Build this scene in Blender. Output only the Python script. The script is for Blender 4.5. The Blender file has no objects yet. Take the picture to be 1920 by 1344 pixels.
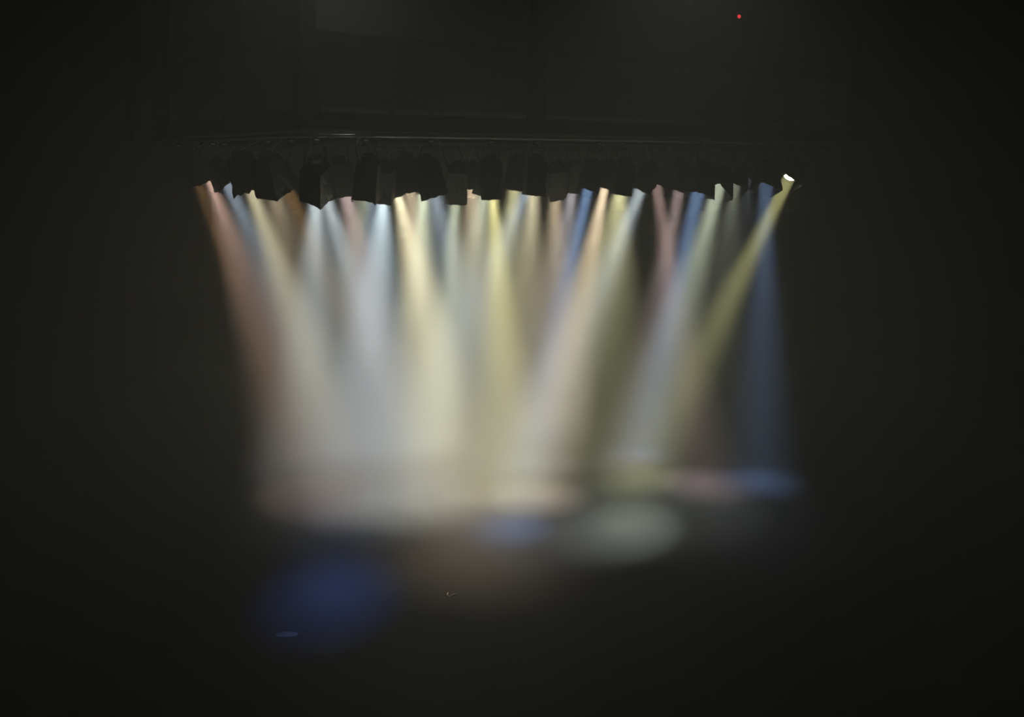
import bpy, bmesh, math, random
from mathutils import Vector, Matrix
random.seed(7)
sc = bpy.context.scene
COL = sc.collection
# ------------------------------------------------------------------ camera
F = 1734.0; HX, HY = 960.0, 300.0          # focal length in pixels, horizon point
ZC = 4.9                                    # eye height above the stage floor
cam = bpy.data.cameras.new('camera'); camo = bpy.data.objects.new('camera', cam); COL.objects.link(camo)
cam.sensor_width = 36.0; cam.lens = F / 1920 * 36
cam.shift_y = (HY - 672) / 1920.0
cam.clip_end = 200
camo.location = (0, 0, ZC); camo.rotation_euler = (math.radians(90), 0, 0)
sc.camera = camo
# ------------------------------------------------------------------ view / render settings
sc.view_settings.view_transform = 'Standard'; sc.view_settings.look = 'None'
sc.view_settings.exposure = 0.0; sc.view_settings.gamma = 1.0
sc.view_settings.use_curve_mapping = False
cy = sc.cycles
cy.use_denoising = True; cy.denoising_input_passes = 'RGB_ALBEDO_NORMAL'; cy.denoiser = 'OPENIMAGEDENOISE'
cy.max_bounces = 6; cy.diffuse_bounces = 2; cy.glossy_bounces = 2; cy.volume_bounces = 1
cy.use_light_tree = True; cy.use_adaptive_sampling = True; cy.adaptive_threshold = 0.02; cy.sample_clamp_indirect = 2.0
cy.caustics_reflective = False; cy.caustics_refractive = False
# ------------------------------------------------------------------ world: stage haze filling the hall
HAZE = 0.056;
HAZE_COL = (0.82, 0.805, 0.68, 1); HAZE_G = 0.0
w = bpy.data.worlds.new('stage_air'); sc.world = w; w.use_nodes = True
nt = w.node_tree; nt.nodes.clear()
wo = nt.nodes.new('ShaderNodeOutputWorld')
bg = nt.nodes.new('ShaderNodeBackground'); bg.inputs[0].default_value = (0, 0, 0, 1)
vs = nt.nodes.new('ShaderNodeVolumeScatter')
vs.inputs['Color'].default_value = HAZE_COL; vs.inputs['Density'].default_value = HAZE
vs.inputs['Anisotropy'].default_value = HAZE_G
nt.links.new(bg.outputs[0], wo.inputs['Surface']); nt.links.new(vs.outputs[0], wo.inputs['Volume'])
POWER = 3.8            # master level of the lamps
SPREAD = 21.0          # beam angle of the parallel-beam lamps, degrees
FILL = 14.0            # level of the two unseen lamps added to raise the glow up top

# ------------------------------------------------------------------ materials
def mat(name, col, rough=0.6, metal=0.0, spec=0.3, bump=0.0, bscale=20.0, var=0.0, vscale=5.0, emit=None):
    m = bpy.data.materials.new(name); m.use_nodes = True
    n = m.node_tree.nodes; l = m.node_tree.links; b = n['Principled BSDF']
    b.inputs['Base Color'].default_value = (*col, 1); b.inputs['Roughness'].default_value = rough
    b.inputs['Metallic'].default_value = metal; b.inputs['Specular IOR Level'].default_value = spec
    tc = n.new('ShaderNodeTexCoord')
    if var:
        no = n.new('ShaderNodeTexNoise'); no.inputs['Scale'].default_value = vscale; no.inputs['Detail'].default_value = 6
        l.new(tc.outputs['Object'], no.inputs['Vector'])
        r = n.new('ShaderNodeValToRGB')
        r.color_ramp.elements[0].position = 0.3; r.color_ramp.elements[1].position = 0.7
        r.color_ramp.elements[0].color = (*[c * (1 - var) for c in col], 1)
        r.color_ramp.elements[1].color = (*[min(1, c * (1 + var)) for c in col], 1)
        l.new(no.outputs['Fac'], r.inputs['Fac']); l.new(r.outputs['Color'], b.inputs['Base Color'])
    if bump:
        no = n.new('ShaderNodeTexNoise'); no.inputs['Scale'].default_value = bscale; no.inputs['Detail'].default_value = 4
        l.new(tc.outputs['Object'], no.inputs['Vector'])
        bp = n.new('ShaderNodeBump'); bp.inputs['Strength'].default_value = bump; bp.inputs['Distance'].default_value = 0.01
        l.new(no.outputs['Fac'], bp.inputs['Height']); l.new(bp.outputs['Normal'], b.inputs['Normal'])
    if emit:
        b.inputs['Emission Color'].default_value = (*emit[0], 1); b.inputs['Emission Strength'].default_value = emit[1]
    return m
M_FLOOR = mat('stage_floor', (0.0042, 0.0041, 0.0040), 0.6, 0, 0.08, var=0.22, vscale=3.0)
M_WALL = mat('black_serge', (0.012, 0.012, 0.012), 0.95, 0, 0.05)
M_STEEL = mat('black_painted_steel', (0.006, 0.006, 0.006), 0.6, 0, 0.3, bump=0.05, bscale=40)
M_CLAD = mat('dark_cladding', (0.07, 0.07, 0.065), 0.85, 0, 0.1, bump=0.1, bscale=12, var=0.12, vscale=1.2)
M_DRAPE = mat('masking_drape', (0.10, 0.098, 0.085), 0.95, 0, 0.05, bump=0.2, bscale=80)
M_CAN = mat('lantern_black', (0.018, 0.018, 0.018), 0.5, 0.2, 0.4, bump=0.05, bscale=30)
M_FOIL = mat('black_foil', (0.030, 0.029, 0.027), 0.5, 0.3, 0.4, bump=0.5, bscale=18)
M_TUBE = mat('worn_alloy_tube', (0.35, 0.35, 0.33), 0.35, 0.9, 0.5, bump=0.03, bscale=50)
M_CHROME = mat('zinc_plate', (0.95, 0.93, 0.88), 0.35, 0.15, 0.8)
M_CABLE = mat('grey_cable', (0.42, 0.42, 0.38), 0.45, 0, 0.4)
M_PLUG = mat('plug_plastic', (0.25, 0.24, 0.22), 0.4, 0, 0.5)
M_LENS = mat('lamp_lens', (0.5, 0.5, 0.5), 0.15, 0.0, 0.6)
M_GLOW = mat('glowing_lens', (0.6, 0.55, 0.3), 0.3, emit=((1.0, 0.95, 0.62), 6.0))
M_SCRAP = mat('pale_scrap', (0.5, 0.47, 0.42), 0.6)
M_RED = mat('red_indicator', (0.3, 0.01, 0.01), 0.4, emit=((1.0, 0.05, 0.06), 1.4))
M_WHITE = mat('white_tag', (0.7, 0.7, 0.66), 0.5)

# ------------------------------------------------------------------ helpers
def obj(name, bm, m, parent=None, smooth=False, loc=None):
    me = bpy.data.meshes.new(name); bmesh.ops.recalc_face_normals(bm, faces=bm.faces)
    bm.to_mesh(me); bm.free(); me.materials.append(m)
    if smooth:
        for p in me.polygons: p.use_smooth = True
    o = bpy.data.objects.new(name, me); COL.objects.link(o)
    if parent is not None: o.parent = parent
    if loc is not None: o.location = loc
    return o
def tag(o, label, cat, group=None, kind=None):
    if label: o['label'] = label
    if cat: o['category'] = cat
    if group: o['group'] = group
    if kind: o['kind'] = kind
    return o
def empty(name, loc):
    o = bpy.data.objects.new(name, None); COL.objects.link(o); o.location = loc; o.empty_display_size = 0.1
    return o
def box(bm, c, s, rot=0.0):
    """box centre c, full size s, turned about Z by rot"""
    mt = Matrix.Translation(c) @ Matrix.Rotation(rot, 4, 'Z') @ Matrix.Diagonal((s[0], s[1], s[2], 1))
    return bmesh.ops.create_cube(bm, size=1.0, matrix=mt)
def bevel(bm, w=0.01, seg=2):
    bmesh.ops.bevel(bm, geom=list(bm.edges), offset=w, segments=seg, affect='EDGES', profile=0.5)
def frame_of(u, hint=Vector((0, 0, 1))):
    u = Vector(u).normalized()
    x = u.cross(hint)
    if x.length < 1e-3: x = u.cross(Vector((1, 0, 0)))
    x.normalize(); y = u.cross(x).normalized()
    return x, y, u
def tube(bm, pts, r, n=8, closed=False):
    pts = [Vector(p) for p in pts]; rings = []
    prev = None
    for i, p in enumerate(pts):
        a = pts[max(0, i - 1)]; b = pts[min(len(pts) - 1, i + 1)]
        d = (b - a).normalized()
        if prev is None:
            x, y, _ = frame_of(d)
        else:
            x = (prev - d * prev.dot(d)); x.normalize(); y = d.cross(x)
        prev = x
        rings.append([bm.verts.new(p + x * math.cos(t) * r + y * math.sin(t) * r) for t in [2 * math.pi * k / n for k in range(n)]])
    for i in range(len(rings) - 1):
        for k in range(n):
            bm.faces.new((rings[i][k], rings[i][(k + 1) % n], rings[i + 1][(k + 1) % n], rings[i + 1][k]))
    bm.faces.new(rings[0][::-1]); bm.faces.new(rings[-1])
def lathe(bm, o, u, prof, n=24, cap0=True, cap1=True):
    """prof: list of (distance along u, radius)"""
    x, y, u = frame_of(u); rings = []
    for t, r in prof:
        rings.append([bm.verts.new(o + u * t + x * math.cos(a) * r + y * math.sin(a) * r) for a in [2 * math.pi * k / n for k in range(n)]])
    for i in range(len(rings) - 1):
        for k in range(n):
            bm.faces.new((rings[i][k], rings[i][(k + 1) % n], rings[i + 1][(k + 1) % n], rings[i + 1][k]))
    if cap0: bm.faces.new(rings[0][::-1])
    if cap1: bm.faces.new(rings[-1])
def floor_pt(px, py):
    d = ZC * F / (py - HY); return Vector(((px - HX) / F * d, d, 0.0))

# ------------------------------------------------------------------ the hall
def struct(name, c, s, m):
    bm = bmesh.new(); box(bm, c, s); o = obj(name, bm, m); o['kind'] = 'structure'; return o
X0, X1, Y0, Y1, ZT = -8.3, 8.6, -5.0, 25.5, 8.8
struct('floor', ((X0 + X1) / 2, (Y0 + Y1) / 2, -0.1), (X1 - X0, Y1 - Y0, 0.2), M_FLOOR)
struct('ceiling', ((X0 + X1) / 2, (Y0 + Y1) / 2, ZT + 0.1), (X1 - X0 + .8, Y1 - Y0 + .8, 0.2), M_WALL)
struct('wall_left', (X0 - .1, (Y0 + Y1) / 2, ZT / 2), (0.2, Y1 - Y0, ZT), M_WALL)
struct('wall_right', (X1 + .1, (Y0 + Y1) / 2, ZT / 2), (0.2, Y1 - Y0, ZT), M_WALL)
bm = bmesh.new(); prof = []          # back wall: black cloth sweeping down onto the floor in a wide curve
prof = [(Y1 - 3.5 + 3.5 * math.sin(math.pi / 2 * i / 48), 3.5 - 3.5 * math.cos(math.pi / 2 * i / 48)) for i in range(49)] + [(Y1, ZT)]
ring = [[bm.verts.new((x, y, z)) for y, z in prof] + [bm.verts.new((x, Y1 + .2, ZT)), bm.verts.new((x, Y1 + .2, -.1))] for x in (X0, X1)]
n_ = len(ring[0])
for k in range(n_): bm.faces.new((ring[0][k], ring[1][k], ring[1][(k + 1) % n_], ring[0][(k + 1) % n_]))
bm.faces.new(ring[0]); bm.faces.new(ring[1][::-1])
wb_ = obj('wall_back', bm, M_FLOOR); wb_['kind'] = 'structure'
for f_ in wb_.data.polygons: f_.use_smooth = abs(f_.normal.x) < .5 and f_.center.y < Y1 and f_.center.z > .001
struct('wall_front', ((X0 + X1) / 2, Y0 - .1, ZT / 2), (X1 - X0 + .4, 0.2, ZT), M_WALL)

# ------------------------------------------------------------------ the hanging steel enclosure above the lanterns
K = Vector((-2.47, 11.0, 0)); EA = Vector((0.8046, 0.5938, 0)); EB = Vector((-0.5938, 0.8046, 0))
ANG = math.atan2(EA.y, EA.x)
ZB = ZC + 0.365                      # underside of the enclosure
LA, LB = 11.15, 7.75
def rig(a, b, z=0.0): return K + EA * a + EB * b + Vector((0, 0, z))
def solve_a(px, b):                  # place along the long side so that it stands on a given sight line
    k = (px - HX) / F; p = K + EB * b
    return (k * p.y - p.x) / (EA.x - k * EA.y)
def solve_b(px, a):
    k = (px - HX) / F; p = K + EA * a
    return (k * p.y - p.x) / (EB.x - k * EB.y)
enc = empty('suspended_enclosure', rig(0, 0, ZB))
tag(enc, 'big black steel-framed enclosure hanging above the row of lanterns', 'enclosure')
def eobj(name, bm, m, sub=None):
    o = obj(name, bm, m, enc); bmx = o.data
    bmx.transform(Matrix.Translation(-enc.location)); return o
CW = 0.2
cols = [(0, 0), (solve_a(1006, 0), 0), (LA, 0), (0, solve_b(434, 0)), (0, solve_b(302, 0)), (0, LB), (LA, LB), (LA / 2, LB), (LA, LB / 2)]
for a, b in cols:
    bm = bmesh.new(); H = ZT - ZB
    # H-section column: web and two flanges
    c = rig(a, b, ZB + H / 2)
    box(bm, c, (CW, 0.02, H), ANG)
    for s in (-1, 1): box(bm, c + EB * s * CW / 2, (CW, 0.022, H), ANG)
    for s in (-1, 1): box(bm, c + EA * s * CW / 2 * .98, (0.02, CW, H), ANG)
    eobj('column', bm, M_STEEL)
def rail(p, q, z0, z1, t=0.12, name='beam', m=M_STEEL):
    bm = bmesh.new(); d = q - p; ang = math.atan2(d.y, d.x); c = (p + q) / 2; c.z = (z0 + z1) / 2
    box(bm, c, (d.length, t * .4, z1 - z0), ang)
    for z in (z0 + .01, z1 - .01):
        cc = c.copy(); cc.z = z; box(bm, cc, (d.length, t, 0.02), ang)
    return eobj(name, bm, m)
cs = [rig(0, 0), rig(LA, 0), rig(LA, LB), rig(0, LB)]
for i in range(4):
    rail(cs[i], cs[(i + 1) % 4], ZB, ZB + 0.21)
    rail(cs[i], cs[(i + 1) % 4], ZC + 1.50, ZC + 1.56, 0.06, 'rail')
def sheet(p, q, z0, z1, m, name, fold=0.0):
    """a hung cloth or board from p to q with real thickness and folds"""
    bm = bmesh.new(); d = (q - p); L = d.length; d.normalize(); nrm = Vector((-d.y, d.x, 0)); n = max(2, int(L / 0.06)) if fold else 1
    A = [];
    for side in (0.006, -0.006):
        top = []; bot = []
        for i in range(n + 1):
            s = L * i / n; off = fold * (math.sin(s * 9.1) + .5 * math.sin(s * 23.7 + 1)) if fold else 0
            b0 = p + d * s + nrm * (off + side)
            top.append(bm.verts.new((b0.x, b0.y, z1))); bot.append(bm.verts.new((b0.x, b0.y, z0)))
        A.append((top, bot))
    (t0, b0), (t1, b1) = A
    for i in range(n):
        bm.faces.new((t0[i], t0[i + 1], b0[i + 1], b0[i])); bm.faces.new((t1[i], b1[i], b1[i + 1], t1[i + 1]))
        bm.faces.new((t0[i], t1[i], t1[i + 1], t0[i + 1])); bm.faces.new((b0[i], b0[i + 1], b1[i + 1], b1[i]))
    bm.faces.new((t0[0], b0[0], b1[0], t1[0])); bm.faces.new((t0[-1], t1[-1], b1[-1], b0[-1]))
    return eobj(name, bm, m)
am = solve_a(1006, 0)
sheet(rig(.11, .02), rig(am - .11, .02), ZC + 1.55, ZT, M_CLAD, 'upper_panel')
sheet(rig(am + .11, .02), rig(LA - .11, .02), ZC + 1.55, ZT, M_CLAD, 'upper_panel')
bm1, bm2 = solve_b(434, 0), solve_b(302, 0)
sheet(rig(LA - .2, .2), rig(LA - .2, LB), ZC + 1.55, ZT, M_DRAPE, 'upper_panel')
sheet(rig(.5, .6), rig(solve_a(1487, .6), .6), ZC + 0.675, ZC + 2.2, M_DRAPE, 'masking_drape', 0.012)
sheet(rig(.5, .6), rig(.5, solve_b(331, .5)), ZC + 0.60, ZC + 2.2, M_DRAPE, 'masking_drape', 0.012)
sheet(rig(.5, solve_b(331, .5)), rig(.5, LB - .3), ZC + 1.2, ZC + 2.2, M_DRAPE, 'masking_drape', 0.012)
# two unseen fill lamps, added to light the upper haze and steelwork
for wp, wlab in ((Vector((-1.9, 9.6, ZT - .03)), 'left of two unseen fill lamps added under the ceiling in front of the enclosure'),
                 (Vector((2.0, 10.6, ZT - .03)), 'right of two unseen fill lamps added under the ceiling in front of the enclosure')):
    wl = empty('fill_lamp', wp); tag(wl, wlab, 'lamp', 'added fill lamps')
    bm = bmesh.new(); lathe(bm, Vector((0, 0, 0)), Vector((0, 0, -1)), [(0, .05), (.03, .09), (.10, .20), (.20, .22), (.20, .20), (.11, .18), (.08, .02)], 24, True, True)
    obj('shade', bm, M_CAN, wl, True)
    bm = bmesh.new(); bmesh.ops.create_uvsphere(bm, u_segments=16, v_segments=10, radius=.06); bmesh.ops.translate(bm, verts=bm.verts, vec=(0, 0, -.15)); obj('bulb', bm, M_LENS, wl, True)
    ld = bpy.data.lights.new('lamp', 'AREA'); ld.shape = 'DISK'; ld.size = .3; ld.energy = FILL; ld.spread = math.radians(115); ld.color = (1.0, 1.0, .90)
    lo = bpy.data.objects.new('lamp', ld); COL.objects.link(lo); lo.parent = wl; lo.location = (0, 0, -.26)
# small devices mounted on the upper panel
def at_depth(px, py, d): return Vector(((px - HX) / F * d, d, ZC + (HY - py) / F * d))
p = rig(solve_a(1385, 0), 0); q = at_depth(1385.5, 31, p.y - .06)
r_ = empty('indicator_lamp', q); tag(r_, 'tiny red indicator lamp glowing high on the dark enclosure', 'indicator lamp')
bm = bmesh.new(); box(bm, (0, .03, 0), (0.10, 0.05, 0.10), ANG); bevel(bm, .008); obj('housing', bm, M_CAN, r_)
bm = bmesh.new(); bmesh.ops.create_uvsphere(bm, u_segments=16, v_segments=10, radius=0.032); 
bmesh.ops.translate(bm, verts=bm.verts, vec=(0, -.005, 0)); obj('lens', bm, M_RED, r_, True)
p = rig(solve_a(1282, 0), 0)
for (px, py, lab) in ((1281, 9, 'left of two pale metal tags at the top of the dark enclosure'), (1293, 6, 'right of two pale metal tags at the top of the dark enclosure')):
    bm = bmesh.new(); box(bm, (0, 0, 0), (0.05, 0.012, 0.018), ANG + .1); bevel(bm, .003)
    o = obj('metal_tag', bm, M_WHITE, loc=at_depth(px, py, p.y - .075 + (px - 1281) * .006)); tag(o, lab, 'tag')

# ------------------------------------------------------------------ pipes the lanterns hang from
ZP = ZB - 0.055; PR = 0.024
def round_path():
    pts = [rig(.08, b, ZP) for b in [LB - .4 - i * .4 for i in range(17)] if b > 1.3]
    for i in range(9):           # swept corner
        t = i / 8 * math.pi / 2; pts.append(rig(.08 + 1.2 * (1 - math.sin(t)) if False else .08 + 1.2 * (1 - math.cos(t)), .08 + 1.2 * (1 - math.sin(t)), ZP))
    pts += [rig(a, .08, ZP) for a in [1.5 + i * .5 for i in range(19)] if a < LA - .3]
    return pts
bm = bmesh.new(); tube(bm, round_path(), PR, 12)
rim = obj('rim_pipe', bm, M_TUBE, smooth=True); tag(rim, 'long bent alloy pipe running along the lower edge of the enclosure', 'pipe')
ROWS = [0.36, 1.15, 1.95, 2.8, 4.2, 6.2]
rowlab = ['front straight black pipe nearest the camera, carrying the first row of lanterns', 'black pipe second from the front, right behind the front row',
          'black pipe third from the front, under the middle of the enclosure', 'black pipe fourth from the front, under the enclosure',
          'black pipe fifth from the front, reaching the lanterns with orange and rose beams', 'rearmost black pipe, holding the dark lantern at far left']
for b, lab in zip(ROWS, rowlab):
    bm = bmesh.new(); tube(bm, [rig(.12, b, ZP - .06), rig(LA - .15, b, ZP - .06)], PR, 12)
    o = obj('hanging_pipe', bm, M_STEEL, smooth=True); tag(o, lab, 'pipe', 'lighting pipes')

# ------------------------------------------------------------------ lanterns
def snoot_bm(E, u, L, w0, w1, yaw, rough, seed):
    rnd = random.Random(seed); bm = bmesh.new()
    hint = Vector((math.sin(yaw), -math.cos(yaw), 0))
    y = (hint - u * hint.dot(u)).normalized(); x = y.cross(u).normalized()
    N = 7; R = 7; rings_o = []; rings_i = []
    per = []
    for s in range(4):
        for k in range(N):
            t = -1 + 2 * k / N
            per.append([(t, 1), (1, -t), (-t, -1), (-1, t)][s])
    jag = [rnd.uniform(-1, 1) * rough for _ in per]
    sj = [rnd.uniform(-.03, .03) for _ in range(4)]
    cr = [[rnd.uniform(-1, 1) * .004 for _ in per] for _ in range(R + 1)]
    for off, rings in ((0.0, rings_o), (0.004, rings_i)):
        for r in range(R + 1):
            f = r / R; w = w0 + (w1 - w0) * f; ring = []
            for i, (px_, py_) in enumerate(per):
                ww = w - off + (cr[r][i] if 0 < r else 0) * (1 + 2 * rough / .02 * f)
                t = -L * (1 - f)
                if r == R: t += jag[i] + sj[i // N]
                ring.append(bm.verts.new(E + u * t + x * px_ * ww + y * py_ * ww))
            rings.append(ring)
    n = len(per)
    for rings in (rings_o, rings_i):
        for r in range(R):
            for k in range(n):
                bm.faces.new((rings[r][k], rings[r][(k + 1) % n], rings[r + 1][(k + 1) % n], rings[r + 1][k]))
    for r in (0, R):
        for k in range(n):
            bm.faces.new((rings_o[r][k], rings_o[r][(k + 1) % n], rings_i[r][(k + 1) % n], rings_i[r][k]))
    return bm, x, y
PLACED = []
def lantern(px, py, row, aim, col, power, label, width=0.27, rough=0.008, spread=None, size=0.16, L=0.32, i=0, short=None):
    T = floor_pt(*aim); cand = ROWS[row:] + ROWS[:row][::-1]; best = None
    for b in cand:       # the first pipe, from the wished one backwards, that has room for the lantern
        a = solve_a(px, b); P = rig(a, b)
        if not (-.1 < a < LA - .1): continue
        E = Vector((P.x, P.y, ZC + (HY - py) / F * P.y)); u = (T - E).normalized()
        axis = [E - u * (.62 * k / 6) for k in range(7)]
        dist = min([(p - q).length for ax in PLACED for p in axis for q in ax] or [9])
        sc_ = min(dist, .42) - .03 * cand.index(b)
        if best is None or sc_ > best[0] + 1e-6: best = (sc_, b, a, E, u, axis)
    _, b, a, E, u, axis = best; PLACED.append(axis)
    # exit stays on the sight line, body leans back from it
    if short: L = short
    lens = E - u * L; can_c = lens - u * 0.19
    top = Vector((can_c.x, can_c.y, ZP - .06))
    # clamp sits on the pipe nearest to the yoke
    s = (top - K).dot(EA); pc = rig(min(max(s, .3), LA - .3), b, ZP - .06)
    root = empty('stage_lantern', pc); tag(root, label, 'stage light', 'stage lanterns hanging under the enclosure')
    o_ = -pc
    def part(name, bm, m, smooth=False, parent=root):
        ob = obj(name, bm, m, parent, smooth); ob.data.transform(Matrix.Translation(o_)); return ob
    yaw = random.uniform(-.35, .35) + (0.25 if px > 950 else -0.15)
    bm, X, Y = snoot_bm(E, u, L + (.17 if not short else .42), .138, max(.14, width / 2), yaw, rough, i + 11)
    part('snoot', bm, M_FOIL)
    bm = bmesh.new()
    lathe(bm, lens, u, [(-.29, .03), (-.285, .07), (-.26, .095), (-.20, .106), (-.05, .115), (-.035, .128), (-.012, .128), (-.012, .112), (-.04, .108), (-.05, .106)], 24, True, False)
    can = part('housing', bm, M_CAN, True)
    bm = bmesh.new(); lathe(bm, lens, u, [(-.056, .0001), (-.05, .06), (-.044, .104), (-.060, .104), (-.061, .0001)], 20, False, False)
    part('lens', bm, M_LENS if not short else M_GLOW, True, can)
    bm = bmesh.new()      # square gel holder
    for (sx, sy, wx, wy) in ((0, 1, .25, .018), (0, -1, .25, .018), (1, 0, .018, .25), (-1, 0, .018, .25)):
        c = lens + X * sx * .116 + Y * sy * .116 - u * .005
        mt = Matrix.Translation(c) @ Matrix((X, Y, u)).transposed().to_4x4() @ Matrix.Diagonal((wx, wy, .012, 1))
        bmesh.ops.create_cube(bm, size=1, matrix=mt)
    part('gel_frame', bm, M_CAN)
    # yoke: a bent strap either side of the housing
    side = (EA - u * EA.dot(u)).normalized()
    bm = bmesh.new(); q = pc - Vector((0, 0, .07))
    l1 = can_c + side * .150; l2 = can_c - side * .150
    t1 = q + side * .13; t2 = q - side * .13
    tube(bm, [l1, l1 + (t1 - l1) * .8, t1, q, t2, l2 + (t2 - l2) * .8, l2], .009, 6)
    for l_ in (l1, l2): lathe(bm, l_, side, [(-.014, .022), (.014, .022)], 10)
    part('yoke', bm, M_CAN)
    bm = bmesh.new()      # hook clamp and wing bolt
    lathe(bm, pc, EA, [(-.02, .040), (.02, .040)], 14); box(bm, pc - Vector((0, 0, .05)), (.03, .03, .04), ANG)
    cl = part('clamp', bm, M_STEEL)
    bm = bmesh.new(); box(bm, pc - EB * .05 + Vector((0, 0, .0)), (.07, .012, .018), ANG + .3); lathe(bm, pc - EB * .03, -EB, [(0, .006), (.03, .006)], 8)
    wb = part('wing_bolt', bm, M_CHROME, False, cl)
    # hanging cable tail, a loose loop down beside the housing
    tail = lens - u * .28; sd = random.choice((-1, 1)) * random.uniform(.10, .28); bm = bmesh.new(); pts = []
    p0 = pc + EA * (.06 if sd > 0 else -.06) + Vector((0, 0, .05)) - EB * .03
    p3 = tail; p1 = p0 + EA * sd + Vector((0, 0, -.12)) - EB * .10; p2 = p3 + EA * sd * .6 + Vector((0, 0, -.10)) - EB * .08
    for k in range(13):
        t = k / 12; pts.append(p0 * (1 - t) ** 3 + p1 * 3 * t * (1 - t) ** 2 + p2 * 3 * t * t * (1 - t) + p3 * t ** 3)
    tube(bm, pts, .0065, 6); part('cable', bm, M_CABLE, True)
    if power > 0:
        ld = bpy.data.lights.new('lamp', 'AREA'); ld.shape = 'DISK'; ld.size = size
        ld.spread = math.radians((spread or SPREAD) * 1.15); ld.color = col; ld.energy = power * POWER
        lo = bpy.data.objects.new('lamp', ld); COL.objects.link(lo); lo.parent = root
        lo.location = lens + u * .01 - pc; lo.rotation_euler = u.to_track_quat('-Z', 'Y').to_euler()
    return root
WB = (0.78, 0.90, 1.0); CR = (1.0, 0.90, 0.62); YE = (0.95, 0.90, 0.42); OR = (1.0, 0.55, 0.22); RO = (1.0, 0.66, 0.55)
BL = (0.34, 0.55, 1.0); GR = (0.88, 0.98, 0.76); PK = (1.0, 0.76, 0.76); PE = (1.0, 0.80, 0.56); LI = (0.86, 0.82, 0.90); OL = (0.75, 0.72, 0.40); GB = (0.62, 0.76, 0.95)
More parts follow.
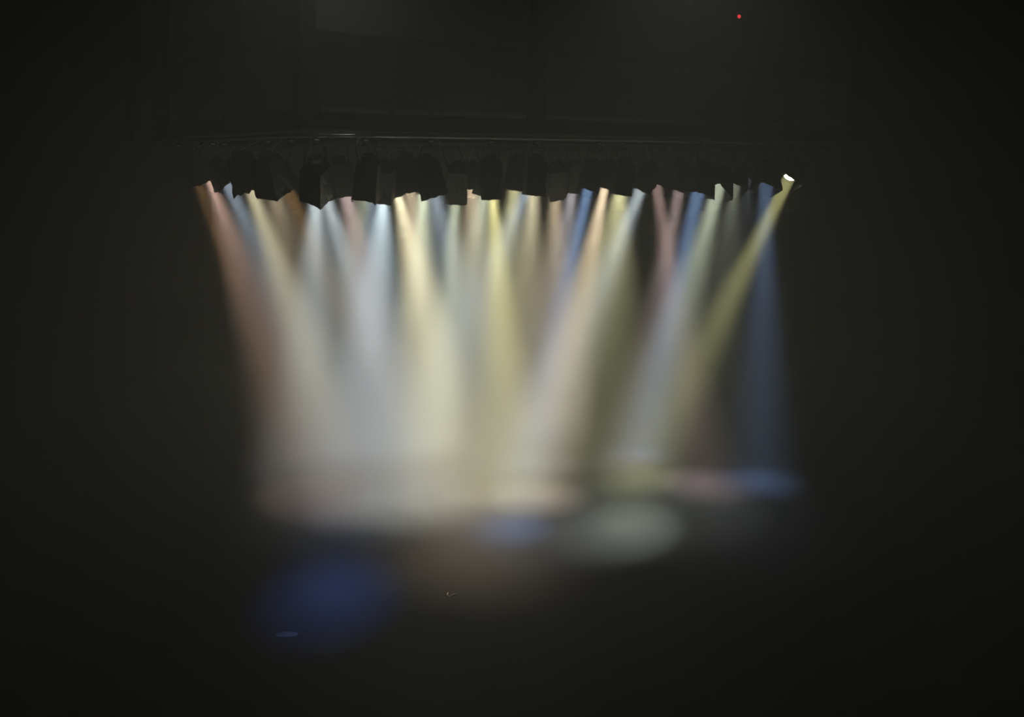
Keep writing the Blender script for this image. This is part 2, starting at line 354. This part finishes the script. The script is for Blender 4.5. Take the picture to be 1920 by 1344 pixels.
LAN = [
 # px, py, row, aim, colour, power, kwargs, label
 (333, 335, 5, (420, 900), RO, 0, dict(width=.40, rough=.015), 'unlit lantern at the far left end of the row, leaning right'),
 (372, 343, 4, (560, 860), OR, 1.2, dict(width=.3, rough=.02, spread=10), 'first lit lantern from the left, throwing a thin orange beam'),
 (396, 346, 4, (615, 925), RO, 8.5, dict(width=.34, rough=.02, spread=18), 'lantern near the left end throwing a brownish rose beam down right'),
 (430, 352, 4, (720, 960), GB, 6, dict(width=.34, rough=.02, spread=20), 'lantern with dim grey blue beam, between the rose and yellow beams at left'),
 (472, 358, 1, (680, 955), CR, 9, dict(width=.38, rough=.022, spread=18), 'lantern at left with crumpled foil snoot and warm yellow beam'),
 (515, 363, 1, (640, 900), PE, 5, dict(width=.36, rough=.018, spread=32), 'dark lantern between the left yellow beam and the faint orange one'),
 (545, 368, 1, (880, 1060), OR, 1.8, dict(width=.34, rough=.018, spread=16), 'lantern with faint orange beam reaching the amber pool on the floor'),
 (592, 373, 0, (590, 880), WB, 9, dict(width=.30, rough=.012, spread=20, size=0.13), 'lantern with bright bluish white beam dropping straight, left of centre'),
 (612, 371, 1, (775, 915), WB, 8.5, dict(width=.30, spread=20, size=0.13), 'lantern behind the front row whose pale beam slants right from left of centre'),
 (650, 368, 1, (765, 900), PK, 9, dict(width=.30, spread=26), 'set-back lantern with dull pinkish grey beam, left of the brightest beams'),
 (686, 374, 0, (640, 960), GR, 5.5, dict(width=.31, spread=34), 'boxy front lantern with almost no beam, left of the brightest white one'),
 (718, 371, 1, (700, 850), (0.70, 0.86, 1.0), 17, dict(width=.30, spread=22, size=0.1), 'lantern with the brightest blue white beam, feeding the blue floor pool'),
 (700, 366, 3, (620, 1105), (0.12, 0.30, 1.0), 2.0, dict(width=.3, spread=15), 'hidden lantern behind the brightest white one, sending deep blue light to the near floor pool'),
 (748, 372, 0, (870, 935), CR, 19, dict(width=.34, spread=22, size=0.1), 'wide front lantern with the brightest cream beam at its lower edge'),
 (770, 365, 1, (830, 960), PE, 9.0, dict(width=.28, spread=22), 'half hidden lantern giving the peach edge right of the cream beam'),
 (793, 367, 1, (780, 950), GR, 16, dict(width=.28, spread=22), 'set-back lantern with whitish beam in the narrow gap left of centre'),
 (815, 370, 0, (970, 1000), GB, 8.0, dict(width=.19, spread=28), 'narrow boxy front lantern with dull blue grey beam left of centre'),
 (854, 372, 0, (820, 835), GR, 7.5, dict(width=.33, spread=14), 'wide square front lantern with slim pale green beam'),
 (885, 364, 1, (900, 1000), PE, 10, dict(width=.28, spread=30), 'set-back lantern with faint brown beam between pale green and yellow beams'),
 (908, 362, 1, (830, 850), GR, 10.4, dict(width=.28, spread=24), 'hidden lantern whose greenish beam slants left from the yellow one'),
 (924, 369, 0, (960, 930), YE, 13, dict(width=.28, spread=17, size=0.12), 'square front lantern near centre with strong yellow beam'),
 (964, 360, 1, (890, 900), OL, 13, dict(width=.36, spread=24), 'set-back lantern right of the yellow beam with olive beam and pale side'),
 (985, 362, 1, (740, 925), GB, 9.0, dict(width=.26, spread=24), 'lantern right of centre with grey blue beam slanting far left'),
 (1000, 366, 0, (955, 935), CR, 12, dict(width=.20, spread=22), 'narrow front lantern right of centre with soft cream beam'),
 (1042, 366, 0, (1030, 795), PE, 8.5, dict(width=.28, spread=20), 'front lantern with pinkish cream beam falling on the farthest floor pool'),
 (1072, 362, 1, (1010, 815), LI, 8.5, dict(width=.28, spread=24), 'set-back lantern with dull lilac beam, left of the slim blue one'),
 (1100, 365, 0, (960, 992), BL, 6, dict(width=.27, spread=12), 'front lantern with slim soft blue beam right of centre'),
 (1132, 361, 1, (1010, 930), PE, 16, dict(width=.26, spread=16, size=0.12), 'lantern with bright peach beam in the gap between two boxy lanterns'),
 (1163, 364, 0, (1085, 875), OL, 24, dict(width=.27, spread=36), 'boxy front lantern right of the bright peach beam, olive beam below'),
 (1198, 362, 1, (990, 870), WB, 11, dict(spread=18, size=0.2, width=0.36), 'lantern with whitish beam slanting left across to the middle floor'),
 (1233, 360, 1, (1318, 905), (1.0, 0.68, 0.64), 4.5, dict(spread=13, size=0.2, width=0.32), 'lantern whose pink beam leans right and crosses its neighbour'),
 (1272, 363, 1, (1180, 865), PK, 5, dict(spread=14, size=0.2, width=0.36), 'lantern whose pink beam leans left, forming a V with its neighbour'),
 (1308, 365, 0, (1200, 850), BL, 7.5, dict(spread=13, size=0.24, width=0.42), 'lantern at right with clear blue beam beside the V of pink beams'),
 (1343, 364, 0, (1160, 985), GR, 9.5, dict(spread=15, size=0.24, width=0.42), 'pointed lantern at right with broad grey green beam'),
 (1378, 358, 0, (1280, 930), GR, 2.5, dict(spread=22, width=0.38), 'dark lantern right of the grey green beam, hardly lit'),
 (1402, 352, 1, (1380, 930), GB, .6, dict(width=0.38), 'dark lantern with pale rim just left of the far right blue beam'),
 (1436, 356, 0, (1424, 900), BL, 3.8, dict(rough=.003, spread=13, size=0.26, width=0.42), 'square lantern second from the right end with blue beam straight down'),
 (1475, 342, 0, (1200, 900), (0.95, 0.92, 0.40), 6.5, dict(spread=11, short=0.09, size=0.23, width=0.42), 'lantern at the far right end, rim glowing, yellow beam slanting left'),
]
for i, (px, py, row, aim, col, pw, kw, lab) in enumerate(LAN):
    lantern(px, py, row, aim, col, pw, lab, i=i, **kw)

# ------------------------------------------------------------------ litter on the floor
def curl(px, py, pts, r, label, name='tape_scrap'):
    bm = bmesh.new(); tube(bm, pts, r, 6); o = obj(name, bm, M_SCRAP, smooth=True, loc=floor_pt(px, py)); tag(o, label, 'scrap')
curl(845, 1116, [(-.035, .05, .006), (-.04, .0, .008), (-.012, -.045, .006), (.02, -.02, .012), (.045, .01, .008), (.06, .015, .006)], .005,
     'small pale curl of tape on the dark floor below the amber pool')
bm = bmesh.new()
prof = [(-.12, .0), (-.08, .05), (.02, .07), (.11, .03), (.10, -.04), (.0, -.06), (-.09, -.05)]
t = [bm.verts.new((x, y, .004)) for x, y in prof]; b_ = [bm.verts.new((x, y, .001)) for x, y in prof]
bm.faces.new(t); bm.faces.new(b_[::-1])
for k in range(len(prof)): bm.faces.new((t[k], b_[k], b_[(k + 1) % 7], t[(k + 1) % 7]))
o = obj('tape_patch', bm, mat('faded_tape', (.012, .013, .014), .6), loc=floor_pt(538, 1190)); tag(o, 'faint grey tape patch on the floor below the blue pool', 'tape')
